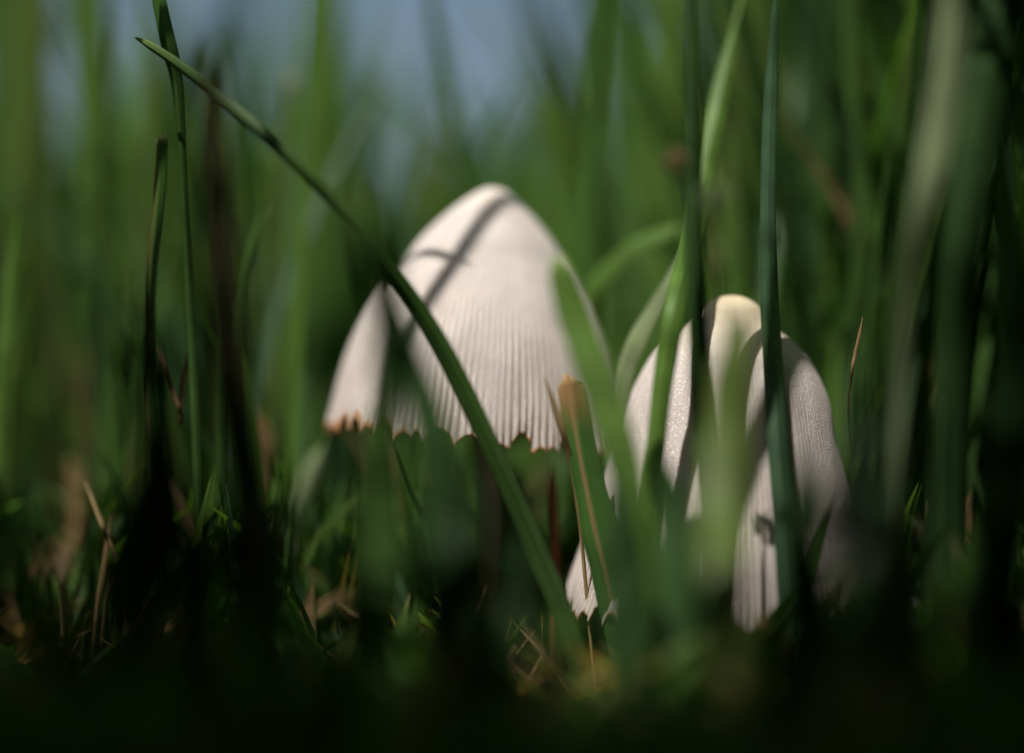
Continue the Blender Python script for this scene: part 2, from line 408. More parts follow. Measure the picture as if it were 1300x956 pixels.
    off3 = apex - foot
    T4 = Matrix.Translation(off3) @ tilt
    R3 = np.array(T4.to_3x3()); V3 = V2 @ R3.T + np.array(off3)
    cap = link_mesh('cap', V3, F, M[mat], root, tint=A2, attr='cap_tone')
    # gills: thin radial plates joined under the cap
    GV, GF = [], []
    for k in range(72):
        t = 2 * math.pi * (k + rng.uniform(-.25, .25)) / 72
        c, sn = math.cos(t), math.sin(t); d_ = Vector((-sn, c, 0)) * 0.012
        ring = []
        for q in np.linspace(0.25, 0.93, 8):
            r = np.interp(q * tot, ln, PR[:, 0]) - 0.045; z = -np.interp(q * tot, ln, PR[:, 1])
            ri = max(0.14, r - 0.45 * math.sin(math.pi * min(1, q)) - 0.05)
            ring.append((Vector((r * c, r * sn, z)), Vector((ri * c, ri * sn, z - 0.05))))
        b0 = len(GV)
        for (o_, i_) in ring: GV += [o_ + d_, i_ + d_ * .4, i_ - d_ * .4, o_ - d_]
        for m_ in range(len(ring) - 1):
            for e_ in range(4):
                x = b0 + m_ * 4 + e_; y_ = b0 + m_ * 4 + (e_ + 1) % 4; GF.append((x, y_, y_ + 4, x + 4))
    GV = np.array([list(v) for v in GV]) @ R3.T + np.array(off3)
    gl = link_mesh('gills', GV, GF, M['gill'], root, smooth=False); gl['kind'] = 'stuff'
    # stem
    top = off3 + tilt.to_3x3() @ Vector((0, 0, -0.25)); SV, SF = [], []
    ctr = spline([(0, 0, -0.3, stem_r * 1.35), (0.03, 0.02, 0.6, stem_r * 1.1), (top.x * 0.55, 0.04, top.z * 0.55, stem_r), (top.x, top.y, top.z, stem_r * 0.8)], 30)
    ns = 28
    for j in range(31):
        for i in range(ns):
            t = 2 * math.pi * i / ns; rr = ctr[j][3] * (1 + 0.05 * noise.noise(Vector((math.cos(t) * 2, math.sin(t) * 2, j * 0.15))))
            SV.append((ctr[j][0] + rr * math.cos(t), ctr[j][1] + rr * math.sin(t), ctr[j][2]))
    for j in range(30):
        for i in range(ns): SF.append((j * ns + i, j * ns + (i + 1) % ns, (j + 1) * ns + (i + 1) % ns, (j + 1) * ns + i))
    link_mesh('stem', SV, SF, M['stem'], root)
    return root

def prof_px(rows, sc): return [(r / sc, (y - rows[0][1]) / sc) for r, y in rows]
D1, D2 = 1.3, 0.1
sc1, sc2 = PXF / (DIST + D1), PXF / (DIST + D2)
P1 = prof_px([(0, 236), (12, 238.5), (26, 247), (45, 262), (66, 283), (86, 306), (103, 332), (120, 358), (139, 390), (157, 428), (170, 470), (180, 518), (187, 566)], sc1)
P2 = prof_px([(0, 374), (14, 376), (27, 382), (37, 391), (44, 402), (53, 412), (68, 423), (87, 439), (104, 460), (125, 505), (141, 565), (166, 650), (187, 715), (205, 786)], sc2)
def edge_glow1(t, nz):
    # light glowing through the edge on the camera's left, painted in as brown
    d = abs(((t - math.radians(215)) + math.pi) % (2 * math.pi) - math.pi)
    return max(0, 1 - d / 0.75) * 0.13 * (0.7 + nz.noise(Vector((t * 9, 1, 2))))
mushroom('broad cream bell-shaped mushroom with ribbed toothed edge and a thin shadow line from its peak', P1, 628, 238, D1, 'cap_pink', (0.1, 5.0, -1.0), 52, 126, edge_glow1, 11, 0.15, 0.028)
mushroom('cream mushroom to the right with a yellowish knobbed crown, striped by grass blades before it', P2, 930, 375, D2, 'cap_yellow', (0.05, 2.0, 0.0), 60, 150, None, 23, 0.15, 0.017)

# ------------------------------------------------------------------ hero grass blades (tip first, root last)
blade('long thin arching blade crossing from upper left down in front of the left mushroom cap',
      [(171, 48, -0.6, 10), (205, 70, -0.8, 14), (235, 92, -1.0, 17), (300, 145, -1.4, 18), (370, 205, -1.6, 19), (440, 275, -1.6, 20), (500, 348, -1.5, 21), (560, 440, -1.35, 23), (620, 560, -1.3, 26), (680, 690, -1.3, 28), (735, 830, -1.3, 29)],
      'veined', twist=70, fold=0.5, tip='round', n=90)
blade('dark blurred blade dropping straight down across the left cap, left of its fork with another',
      [(438, 240, -4.8, 30), (468, 305, -4.8, 50), (490, 390, -4.6, 46), (494, 480, -4.4, 36), (490, 560, -4.3, 34), (487, 700, -4.4, 42), (485, 900, -4.8, 50)], 'green', tip='round')
blade('dark blurred blade widening down to the right across the left cap\'s lower edge',
      [(478, 325, -4.2, 16), (507, 420, -4.3, 38), (532, 490, -4.4, 48), (552, 560, -4.5, 60), (568, 650, -4.6, 80), (578, 780, -5, 96), (585, 900, -5, 100)], 'deep', tip='round')
blade('blurred mid-green blade with rounded tip over the right flank of the left mushroom cap',
      [(706, 325, -2.5, 30), (728, 395, -2.6, 42), (750, 458, -2.75, 45), (772, 520, -2.9, 46), (795, 600, -3.05, 44), (812, 700, -3.2, 40), (828, 820, -3.3, 38)], 'bright', tip='round', fold=0.15, twist=0)
blade('sharp mown blade with brown top and tan central streak below the left cap\'s right edge',
      [(724, 482, -1.0, 34), (733, 530, -1.0, 38), (742, 580, -1.0, 38), (754, 640, -1.0, 42), (768, 700, -1.0, 50), (784, 770, -1.0, 50), (800, 850, -1.0, 48)], 'streak', tip='cut', fold=0.25, twist=-15)
blade('short dry tan sliver leaning left beside the brown-topped mown blade',
      [(690, 474, -1.2, 4), (701, 510, -1.15, 8), (712, 545, -1.1, 10), (722, 580, -1.0, 8), (733, 640, -0.85, 5), (742, 720, -0.7, 5)], 'straw', fold=0.5, twist=60, name='dead_grass_blade', cat='dead grass blade')
blade('wide blurred olive blade rising in front of the middle of the right mushroom',
      [(948, 392, -3.9, 26), (930, 470, -4.0, 50), (925, 545, -4.1, 58), (920, 640, -4.4, 62), (922, 750, -5.0, 62), (920, 900, -5.0, 64)], 'olive', tip='round', fold=0.15)
blade('narrow dark upright blade running full height just left of the yellow mushroom crown',
      [(878, -120, -1.6, 20), (879, 60, -1.7, 18), (880, 200, -1.75, 24), (885, 380, -1.8, 25), (893, 540, -1.8, 26), (902, 700, -1.8, 24), (908, 850, -1.8, 24)], 'deep', fold=0.5)
blade('blue-green upright blade crossing the right side of the right mushroom',
      [(992, -90, -0.2, 10), (980, 80, -0.3, 17), (975, 240, -0.6, 20), (977, 360, -0.8, 23), (983, 470, -0.95, 26), (990, 580, -1.25, 27), (996, 680, -1.5, 27), (1003, 830, -1.8, 26)], 'bluish', fold=0.4)
blade('bright green blade leaning right from between the mushrooms to above them',
      [(942, -10, 1.2, 12), (925, 75, 0.9, 24), (905, 170, 0.5, 28), (882, 290, -0.3, 28), (859, 380, -1.25, 28), (845, 460, -1.4, 27), (835, 540, -1.5, 25), (826, 650, -1.6, 24), (820, 800, -1.7, 24)], 'bright', fold=0.3)
blade('dark green blade rising behind the left cap to the top edge, right of open sky',
      [(768, -140, 2.5, 20), (762, 0, 2.5, 25), (755, 120, 2.5, 26), (751, 260, 2.5, 26), (750, 400, 2.5, 26), (752, 600, 2.5, 26)], 'green', fold=0.5)
blade('broad pale green blurred blade standing behind the right shoulder of the left cap',
      [(775, -220, 7, 30), (783, 0, 7, 42), (790, 150, 7, 44), (796, 320, 7, 44), (800, 520, 7, 44)], 'green', fold=0.1)
blade('slim green blade leaning from the top centre to behind the left cap',
      [(540, -100, 4.0, 12), (549, 10, 4.0, 16), (563, 90, 4.0, 18), (580, 170, 4.0, 18), (598, 240, 4.0, 18), (620, 350, 4, 18), (645, 520, 4, 18)], 'green')
blade('glossy pale folded blade with fine ridges between the two mushrooms',
      [(885, 262, 0.3, 10), (862, 325, 0.3, 24), (832, 378, 0.25, 30), (806, 425, 0.2, 31), (790, 470, 0.2, 28), (780, 520, 0.15, 22), (776, 600, 0.1, 18), (776, 720, 0.1, 16)], 'pale', facing=(-0.35, -0.6, 0.7), fold=0.5)
blade('green blade bending sideways behind the gap between the mushrooms',
      [(880, 285, 1.6, 10), (845, 293, 1.7, 26), (800, 315, 1.8, 32), (762, 352, 1.9, 32), (745, 400, 2.0, 28), (742, 500, 2.2, 26)], 'bright', facing=(0, -0.7, 0.7))
blade('thin dark blade dropping from the top left corner area across the arching blade\'s tip',
      [(186, -70, -0.5, 14), (199, -10, -0.5, 18), (212, 50, -0.5, 20), (223, 100, -0.4, 17), (230, 170, -0.3, 11), (234, 250, -0.2, 10), (242, 400, 0, 12), (250, 600, 0, 14)], 'green', tip='point', fold=0.6)
blade('short mown upright blade with pale cut top and brown stripe at upper left',
      [(205, 172, -0.3, 15), (203, 220, -0.3, 16), (199, 280, -0.3, 15), (192, 350, -0.2, 14), (190, 450, 0, 14), (196, 600, 0, 14)], 'cut', tip='cut', fold=0.5, twist=0)
blade('bright pointed blade at the far left edge leaning right',
      [(27, 245, 1.5, 7), (20, 310, 1.5, 17), (12, 380, 1.5, 24), (5, 460, 1.5, 27), (0, 560, 1.5, 28), (-4, 700, 1.5, 28)], 'bright')
blade('slim blurred blade with dark tip leaning right left of centre',
      [(342, 255, 1.2, 7), (330, 285, 1.2, 15), (313, 330, 1.2, 18), (300, 385, 1.2, 19), (290, 450, 1.2, 20), (284, 600, 1.2, 20)], 'green')
blade('thin blade with tan cut end behind the arching blade',
      [(367, 100, 3.2, 12), (365, 150, 3.2, 17), (358, 230, 3.2, 18), (352, 330, 3.2, 18), (352, 500, 3.2, 18)], 'cut', tip='cut')
blade('thin upright dark-green blade in the dark right half near the top',
      [(1072, -80, 2.0, 10), (1076, 30, 2.0, 13), (1082, 120, 2.0, 14), (1094, 200, 2.0, 14), (1110, 290, 2.0, 14), (1128, 420, 2, 14), (1140, 640, 2, 14)], 'green')
blade('wide pale grey-green blurred blade curving down through the upper right',
      [(1200, -90, -3.5, 20), (1206, 10, -3.5, 32), (1203, 90, -3.5, 38), (1190, 180, -3.5, 40), (1172, 270, -3.5, 32), (1152, 400, -3.2, 20), (1140, 600, -3.0, 16)], 'pale', fold=0.15)
blade('big blurred green blade leaning across the far upper right corner',
      [(1290, -140, -2.5, 50), (1270, 20, -2.5, 62), (1245, 160, -2.5, 60), (1225, 300, -2.5, 52), (1210, 460, -2.2, 46), (1200, 700, -2, 44)], 'deep', fold=0.2)
blade('blurred pale bent leaf scrap beside the left cap\'s brown edge',
      [(414, 562, 2.0, 8), (402, 590, 2.0, 26), (388, 620, 2.0, 30), (372, 650, 2.0, 20), (366, 720, 2.0, 12)], 'pale', facing=(0.2, -0.8, 0.5), name='bent_leaf', cat='leaf')
blade('thin dark blade slanting under the left cap near its brown edge',
      [(497, 562, 0.2, 4), (508, 590, 0.2, 6), (522, 625, 0.2, 7), (545, 680, 0.2, 8)], 'deep')
blade('rusty red dead stalk standing in shade under the left cap\'s right edge',
      [(699, 585, 0.5, 6), (701, 620, 0.5, 12), (702, 660, 0.5, 13), (704, 710, 0.5, 12), (706, 800, 0.5, 12)], 'rust', name='dead_stalk', cat='dead stalk')
blade('dark shaded blade upright between the left cap stem and the ground litter',
      [(655, 590, 2.2, 20), (650, 650, 2.2, 40), (655, 740, 2.2, 44), (660, 820, 2.2, 40)], 'bluish')
for lab, pts, m in [
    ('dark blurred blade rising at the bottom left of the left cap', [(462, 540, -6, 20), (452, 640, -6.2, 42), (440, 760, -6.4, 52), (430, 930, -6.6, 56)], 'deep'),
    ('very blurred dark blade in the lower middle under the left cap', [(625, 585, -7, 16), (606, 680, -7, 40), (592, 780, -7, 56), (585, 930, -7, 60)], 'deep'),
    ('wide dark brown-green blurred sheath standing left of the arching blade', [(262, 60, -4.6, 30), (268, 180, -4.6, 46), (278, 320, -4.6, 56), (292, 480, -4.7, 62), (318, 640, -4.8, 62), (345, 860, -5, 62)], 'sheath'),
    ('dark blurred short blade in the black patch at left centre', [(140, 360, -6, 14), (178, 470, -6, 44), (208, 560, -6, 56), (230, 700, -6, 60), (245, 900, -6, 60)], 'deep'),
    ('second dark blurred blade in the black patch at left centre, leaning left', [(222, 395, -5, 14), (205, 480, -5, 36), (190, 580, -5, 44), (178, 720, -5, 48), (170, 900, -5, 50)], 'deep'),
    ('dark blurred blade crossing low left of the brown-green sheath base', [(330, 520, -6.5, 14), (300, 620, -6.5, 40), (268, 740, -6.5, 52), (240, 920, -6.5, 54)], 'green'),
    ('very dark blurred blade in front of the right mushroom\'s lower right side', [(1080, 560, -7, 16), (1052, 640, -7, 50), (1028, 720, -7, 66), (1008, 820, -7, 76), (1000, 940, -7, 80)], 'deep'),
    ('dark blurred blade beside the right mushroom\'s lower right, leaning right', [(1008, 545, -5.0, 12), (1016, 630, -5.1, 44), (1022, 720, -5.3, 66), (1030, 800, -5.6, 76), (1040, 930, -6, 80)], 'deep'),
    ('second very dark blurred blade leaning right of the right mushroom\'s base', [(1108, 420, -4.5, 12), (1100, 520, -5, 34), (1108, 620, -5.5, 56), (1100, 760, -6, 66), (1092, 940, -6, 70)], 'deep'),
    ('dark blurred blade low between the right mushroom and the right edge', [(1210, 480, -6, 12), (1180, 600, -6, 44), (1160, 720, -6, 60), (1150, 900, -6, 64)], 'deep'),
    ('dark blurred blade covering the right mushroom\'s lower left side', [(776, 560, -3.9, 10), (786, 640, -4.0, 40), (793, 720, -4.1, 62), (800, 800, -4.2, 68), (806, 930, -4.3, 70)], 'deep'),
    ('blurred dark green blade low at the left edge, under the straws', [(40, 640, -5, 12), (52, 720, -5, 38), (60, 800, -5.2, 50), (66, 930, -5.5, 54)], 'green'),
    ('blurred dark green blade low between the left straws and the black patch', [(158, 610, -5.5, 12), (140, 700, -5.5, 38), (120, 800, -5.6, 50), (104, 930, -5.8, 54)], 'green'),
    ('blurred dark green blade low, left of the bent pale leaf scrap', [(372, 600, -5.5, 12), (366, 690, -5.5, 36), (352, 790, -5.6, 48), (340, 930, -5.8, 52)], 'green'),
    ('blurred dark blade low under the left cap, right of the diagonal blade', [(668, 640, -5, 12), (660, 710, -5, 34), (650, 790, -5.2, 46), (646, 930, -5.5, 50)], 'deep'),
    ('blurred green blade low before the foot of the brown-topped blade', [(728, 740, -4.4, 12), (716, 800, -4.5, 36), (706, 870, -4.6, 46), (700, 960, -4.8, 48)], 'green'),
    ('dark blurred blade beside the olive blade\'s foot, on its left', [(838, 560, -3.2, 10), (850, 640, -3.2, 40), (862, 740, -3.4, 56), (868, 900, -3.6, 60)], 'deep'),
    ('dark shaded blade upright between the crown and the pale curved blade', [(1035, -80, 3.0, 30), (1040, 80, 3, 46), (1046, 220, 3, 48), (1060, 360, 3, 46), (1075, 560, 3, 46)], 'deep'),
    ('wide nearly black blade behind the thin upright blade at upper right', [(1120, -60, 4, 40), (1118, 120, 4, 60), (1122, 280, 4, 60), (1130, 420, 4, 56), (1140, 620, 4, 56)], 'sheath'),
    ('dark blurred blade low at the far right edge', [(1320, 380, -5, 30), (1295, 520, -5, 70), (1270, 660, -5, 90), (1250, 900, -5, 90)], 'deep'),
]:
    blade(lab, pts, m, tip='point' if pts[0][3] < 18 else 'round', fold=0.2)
for lab, pts, m in [
    ('broad blurred bright green blade at the far left, behind the pointed edge blade', [(45, -150, 6, 40), (40, 60, 6, 52), (36, 260, 6, 54), (40, 560, 6, 50)], 'olive'),
    ('broad blurred green blade just left of the mown upright blade', [(105, -160, 5.5, 40), (112, 60, 5.5, 50), (132, 260, 5.5, 52), (150, 560, 5.5, 48)], 'bright'),
    ('very wide soft green blade filling the upper left corner', [(-10, -100, 8, 50), (10, 120, 8, 66), (60, 340, 8, 70), (90, 640, 8, 60)], 'green'),
    ('soft green blade crossing behind the arching blade\'s middle', [(420, -150, 6, 36), (410, 40, 6, 48), (385, 260, 6, 50), (365, 520, 6, 48)], 'bright'),
    ('broad soft bright green blade between the dark sheath and the left cap', [(352, 180, 6.5, 20), (362, 290, 6.5, 44), (372, 400, 6.5, 50), (380, 640, 6.5, 50)], 'bright'),
    ('soft blurred green blade touching the left cap\'s left shoulder', [(470, 90, 7, 20), (452, 200, 7, 40), (436, 330, 7, 46), (420, 640, 7, 46)], 'green'),
    ('broad soft green blade reaching the top edge left of the dark upright one', [(860, -170, 6, 44), (852, 40, 6, 58), (842, 220, 6, 60), (836, 560, 6, 56)], 'bright'),
    ('wide bright olive blurred blade standing right behind the yellowish crown', [(960, -150, 5, 50), (955, 60, 5, 68), (945, 240, 5, 70), (932, 560, 5, 60)], 'olive'),
    ('broad blurred green blade right of the crown, leaning left', [(1010, -120, 6, 40), (1000, 60, 6, 54), (985, 240, 6, 58), (975, 560, 6, 54)], 'bright'),
    ('soft green blade rising from behind the left cap\'s peak', [(655, 140, 9, 20), (660, 220, 9, 50), (668, 330, 9, 60), (675, 560, 9, 56)], 'green'),
    ('soft green blade behind the right slope of the left cap', [(725, 110, 8, 20), (718, 220, 8, 50), (715, 330, 8, 60), (715, 560, 8, 56)], 'bright'),
    ('soft olive blade behind the left slope of the left cap', [(548, 150, 8, 20), (545, 240, 8, 44), (540, 330, 8, 50), (540, 560, 8, 50)], 'olive'),
    ('broad blurred olive green blade in the upper right corner', [(1290, -160, 5, 50), (1275, 60, 5, 64), (1255, 260, 5, 60), (1240, 560, 5, 56)], 'olive'),
    ('soft upright green blade left of the wide pale curved one', [(1150, -140, 5.5, 36), (1152, 60, 5.5, 50), (1158, 240, 5.5, 50), (1165, 520, 5.5, 48)], 'green'),
]:
    blade(lab, pts, m, tip='point' if pts[0][3] < 18 else 'round', fold=0.2)
# straws
for lab, pts, m in [
    ('thin pale straw slanting down to the right, low at the left', [(108, 612, 0.2, 3), (125, 655, 0.1, 5), (141, 690, 0, 6), (153, 718, 0, 6)], 'straw'),
    ('short upright tan straw just under the slanting straw at lower left', [(144, 656, 0.9, 4), (139, 700, 0.9, 8), (133, 745, 0.9, 9), (129, 775, 0.9, 6)], 'straw'),
    ('stubby bright straw end near the lower left corner', [(78, 738, 0.6, 8), (79, 765, 0.6, 13), (80, 800, 0.6, 13)], 'straw'),
    ('fine curled straw fibre right of the lower left straws', [(156, 734, 0, 3), (161, 750, 0, 6), (160, 776, 0, 4)], 'straw'),
    ('tan leaf scrap leaning at the lower left edge', [(2, 748, 1.2, 12), (12, 775, 1.2, 18), (22, 805, 1.2, 16)], 'tan'),
    ('frayed pale straw standing in the dark right of the right mushroom', [(1095, 402, -0.6, 1.5), (1091, 425, -0.6, 4), (1086, 450, -0.6, 5), (1081, 480, -0.6, 3), (1080, 560, 0, 2)], 'tan'),
    ('thread-thin bright straw slanting in the dark lower right', [(1150, 675, -0.3, 2), (1140, 698, -0.3, 5), (1130, 718, -0.3, 4), (1118, 745, -0.3, 5), (1106, 782, -0.3, 4)], 'straw'),
    ('vertical tan straw at the bottom edge in the lower right', [(1156, 815, -1.4, 8), (1153, 850, -1.4, 13), (1150, 900, -1.4, 13)], 'tan'),
    ('tan reddish blade base leaning at the right edge of the dark area', [(1235, 628, 1.0, 8), (1230, 655, 1.0, 20), (1240, 700, 1.0, 16), (1262, 760, 1.0, 12)], 'tan'),
    ('small v-shaped dry sheath tip in the dark left of centre, left arm', [(200, 442, 0.2, 3), (206, 465, 0.2, 6), (214, 488, 0.2, 6), (226, 520, 0.2, 6)], 'tan'),
    ('small v-shaped dry sheath tip in the dark left of centre, right arm', [(240, 440, 0.3, 6), (236, 462, 0.3, 9), (230, 485, 0.3, 8), (226, 540, 0.3, 6)], 'tan'),
    ('pair of crossed dry straws low under the left cap, left one', [(484, 738, 0, 3), (476, 758, 0, 5), (468, 780, 0, 4)], 'straw'),
    ('dry straw lying slanted at the foot of the grass under the left cap', [(430, 765, 0, 3), (446, 780, 0, 6), (464, 798, 0, 5)], 'straw'),
    ('upright dead tan leaf with rounded end at left of the dark patch', [(108, 425, 3, 6), (112, 450, 3.2, 12), (111, 490, 3.4, 11), (114, 600, 3.8, 9)], 'tan'),
    ('brown dead leaf leaning left of the left cap in the mid ground', [(306, 508, 3, 8), (318, 540, 3, 26), (330, 580, 3, 24), (340, 700, 3, 18)], 'tan'),
    ('tall tan dead leaf blurred at lower left', [(86, 580, 2.6, 8), (96, 620, 2.6, 20), (98, 660, 2.6, 18), (98, 760, 2.6, 14)], 'tan'),
]:
    blade(lab, pts, m, twist=30, fold=0.4, name='dry_straw', cat='straw', n=24, ground=False if pts[-1][1] - pts[0][1] < 110 and pts[-1][1] < 760 and 'frayed' not in lab else True)

# ------------------------------------------------------------------ blades whose shadows fall on the caps (they arch above the frame)
def shadow_blade(label, pts, way, root_xy, wcm, mat='green'):
    """pts: (px, py, surface depth, distance towards the sun); the blade passes the sun side of those points, then runs by the way points down to its root."""
    P = []
    for (px, py, y, t) in pts:
        p = at(px, py, y) + L * t; P.append((p.x, p.y, p.z, wcm))
    P += [(*q, wcm * 1.1) for q in way]
    P.append((*root_xy, -0.2, wcm)); P = P[::-1]
    SEED[0] += 1
    V, F, UV = blade_geo(P, tuple(L), 0, 0.3, seed=SEED[0], n=80)
    org = np.array(P[0][:3]); o = link_mesh('grass_blade', V - org, F, M[mat], uvs=UV); o.location = org
    tag(o, label, 'grass blade')
shadow_blade('tall blade arching overhead beyond the frame, shading the left cap from its peak down',
             [(690, 195, 1.3, 16), (640, 246, 1.0, 16), (592, 306, .5, 16), (545, 372, .2, 16), (515, 430, 0.1, 16), (490, 520, 0, 16)], [(-6.8, -8.8, 13), (-7.5, -9.1, 5.0)], (-7.6, -9.2), 0.19)
shadow_blade('thin blade arching overhead beyond the frame, crossing the left cap\'s shoulder with its shadow',
             [(600, 333, .3, 7.5), (566, 327, 0.5, 7.5), (532, 325, .8, 7.5), (503, 334, 1.0, 7.5), (450, 352, 1.4, 7.5)], [(-6.0, -2.5, 6.5), (-7.0, -3, 3.5)], (-7.2, -3.2), 0.1)
shadow_blade('broad blade arching overhead beyond the frame, shading a diagonal band of the right cap',
             [(1030, 360, 0, 9.0), (975, 455, -1.0, 9.0), (945, 540, -1.2, 9.0), (925, 640, -1.3, 9.0), (900, 760, -1.5, 9.2)], [(3.2, -10, 9.5), (5.0, -11.8, 5)], (5.6, -12.0), 0.2)

# ------------------------------------------------------------------ small fuzzy seed heads
def seed_head(label, px, py, y, rpx, col, seed):
    rng = random.Random(seed); c = at(px, py, y); R = size(rpx, y); V, F, T = [], [], []
    for k in range(90):
        d = Vector((rng.gauss(0, 1), rng.gauss(0, 1), rng.gauss(0, 1.2))).normalized(); a = d * R * rng.uniform(0.05, 0.5); b = d * R * rng.uniform(0.7, 1.1)
        s = d.orthogonal().normalized() * R * 0.09; u = d.cross(s).normalized() * R * 0.07; i = len(V); mid = (a + b) / 2
        V += [a, mid + s, mid + u, mid - s, mid - u, b]
        F += [(i, i + 1, i + 2), (i, i + 2, i + 3), (i, i + 3, i + 4), (i, i + 4, i + 1), (i + 5, i + 2, i + 1), (i + 5, i + 3, i + 2), (i + 5, i + 4, i + 3), (i + 5, i + 1, i + 4)]
    root = bpy.data.objects.new('seed_head', None); C.objects.link(root); root.location = (c.x + 0.15, c.y, 0); tag(root, label, 'seed head')
    off = c - root.location
    h = link_mesh('bristles', np.array([list(v + off) for v in V]), F, M[col], root, smooth=False, uvs=np.array([(rng.random(), rng.random()) for _ in V]))
    P = [(0, 0, -0.2, 0.05), (0.05, 0.02, off.z * 0.5, 0.045), (off.x, off.y, off.z, 0.035)]
    Vb, Fb, U = blade_geo(P, fold=0.6, thick=0.03, n=20); link_mesh('stalk', Vb, Fb, M['green'], root, uvs=U)
seed_head('blurred tan seed head on a thin stalk above the gap between the mushrooms', 857, 207, -2.8, 20, 'tan', 1)
seed_head('blurred pale grey-green seed head above the right mushroom crown', 906, 250, -3.4, 24, 'pale', 2)
seed_head('faint fuzzy seed head upper right of the right mushroom crown', 985, 300, -3.6, 24, 'bluish', 3)
seed_head('dim fuzzy seed head low in front of the right mushroom', 992, 655, -3.2, 20, 'bluish', 4)

# ------------------------------------------------------------------ clods and pebbles
def lump(name, label, cat, px, py, y, rx, ry, mat, seed):
    import bmesh
    bm = bmesh.new(); bmesh.ops.create_icosphere(bm, subdivisions=4, radius=1.0)
    for v in bm.verts:
        k = 1 + 0.3 * noise.noise(v.co * 1.3 + Vector((seed, 0, 0))) + 0.12 * noise.noise(v.co * 4 + Vector((0, seed, 0)))
        v.co = Vector((v.co.x * size(rx, y) * k, v.co.y * size(rx, y) * 0.8 * k, v.co.z * size(ry, y) * k))
    me = bpy.data.meshes.new(name); bm.to_mesh(me); bm.free(); me.materials.append(M[mat])
    for p in me.polygons: p.use_smooth = True
    o = bpy.data.objects.new(name, me); C.objects.link(o); o.location = at(px, py, y); tag(o, label, cat)
lump('soil_clod', 'red-brown blurred clod of soil at the bottom between the two mushrooms', 'clod', 832, 858, -3.0, 34, 36, 'clod', 3)
lump('pebble', 'pinkish brown pebble half hidden in the dark grass at lower right', 'pebble', 1190, 768, 1.8, 34, 26, 'grey_stone', 9)
lump('soil_clod', 'pale tan clod among the litter under the left cap', 'clod', 650, 850, 1.0, 26, 18, 'grey_stone', 5)

# ------------------------------------------------------------------ grass mass
RNG = np.random.default_rng(7)
def noise2(x, y, s): return np.array([noise.noise(Vector((a * s, b * s, 5.5))) for a, b in zip(x, y)])
# places that stay sunlit: nothing random may stand on their way to the sun
LIT = []
for (rows, ax, dep, ln_) in ((P1, 628, D1, 5.0), (P2, 930, D2, 2.0)):
    apx = at(ax, 237 if dep == D1 else 374, dep)
    for k, (r, d_) in enumerate(rows):
        if dep == D2 and d_ > 1.7: continue
        for a in range(0, 360, 30):
            LIT.append(apx + Vector((r * math.cos(math.radians(a)) - d_ * math.sin(math.radians(ln_)), r * math.sin(math.radians(a)), -d_)))
for q in [(750, 458, -2.6), (730, 400, -2.6), (770, 520, -2.6), (925, 480, -4.7), (922, 600, -4.2), (915, 850, -4.8), (905, 170, -2.2), (882, 290, -2.2), (859, 380, -2.1), (845, 460, -2.1),
          (230, 90, -.4), (190, 60, -.3), (370, 205, -.9), (440, 275, -1.2), (740, 560, -1), (735, 510, -1), (750, 620, -1), (806, 425, -1.2), (857, 207, -2.8), (906, 250, -3.4), (205, 180, -.3), (1190, 100, -3.5), (1180, 180, -3.5), (832, 850, -3), (130, 690, 0), (145, 750, 0), (80, 770, .6), (60, 620, 3), (15, 780, 1.2), (100, 600, 3), (170, 640, 2), (220, 660, 2), (20, 350, 1.5), (100, 450, 3), (370, 400, 5), (400, 330, 5), (395, 610, 2), (440, 620, 2), (320, 540, 3), (650, 840, 1), (1240, 680, 1), (1190, 768, 1.8), (30, 450, 5), (60, 520, 5), (90, 300, 6), (1150, 850, -1.4), (1130, 720, -.3), (475, 760, 0)]:
    LIT.append(at(*q))
LIT = np.array([list(v) for v in LIT + LITB]); LW = [0.08] * (len(LIT) - len(LITB)) + WID; Ln = np.array(L)

def make_blades(x, y, h, wd, lean, bend, face, tint, tip_t, rows=7):
    n = len(x); t = np.linspace(0, 1, rows)
    th, am = lean
    cx = x[:, None] + np.cos(th)[:, None] * (am[:, None] * t + bend[:, None] * t ** 2.2) * h[:, None]
    cy = y[:, None] + np.sin(th)[:, None] * (am[:, None] * t + bend[:, None] * t ** 2.2) * h[:, None]
    cz = -0.15 + h[:, None] * (t - 0.35 * bend[:, None] * t ** 3)
    ctr = np.stack([cx, cy, cz], -1)
    w_ = wd[:, None] * np.clip((1 - t) * 2.6, 0.03, 1) ** 0.75 * (0.75 + 0.25 * np.sin(np.pi * np.clip(t * 1.3, 0, 1)))
    fa = face[:, None] + 0.9 * (t[None] - 0.4) * np.sin(face * 5)[:, None]
    sx, sy = np.cos(fa), np.sin(fa)
    side = np.stack([sx, sy, 0 * sx], -1) * w_[..., None] * 0.5
    nor = np.stack([-sy, sx, 0 * sx], -1) * w_[..., None] * 0.16
    V = np.stack([ctr - side, ctr + nor, ctr + side], 2)       # n, rows, 3, xyz
    T = tint[:, None, None, :] * np.ones((1, rows, 3, 1)); T[:, -1] = tip_t[:, None, :]
    base = np.array([0.12, 0.115, 0.05]); k = np.array([0.55, 0.2] + [0] * (rows - 2))[None, :, None, None]
    T = T * (1 - k) + base * k
    b = (np.arange(n) * rows * 3)[:, None, None] + (np.arange(rows - 1) * 3)[None, :, None] + np.arange(2)[None, None, :]
    F = np.stack([b, b + 1, b + 4, b + 3], -1).reshape(-1, 4)
    return V, F, T, ctr

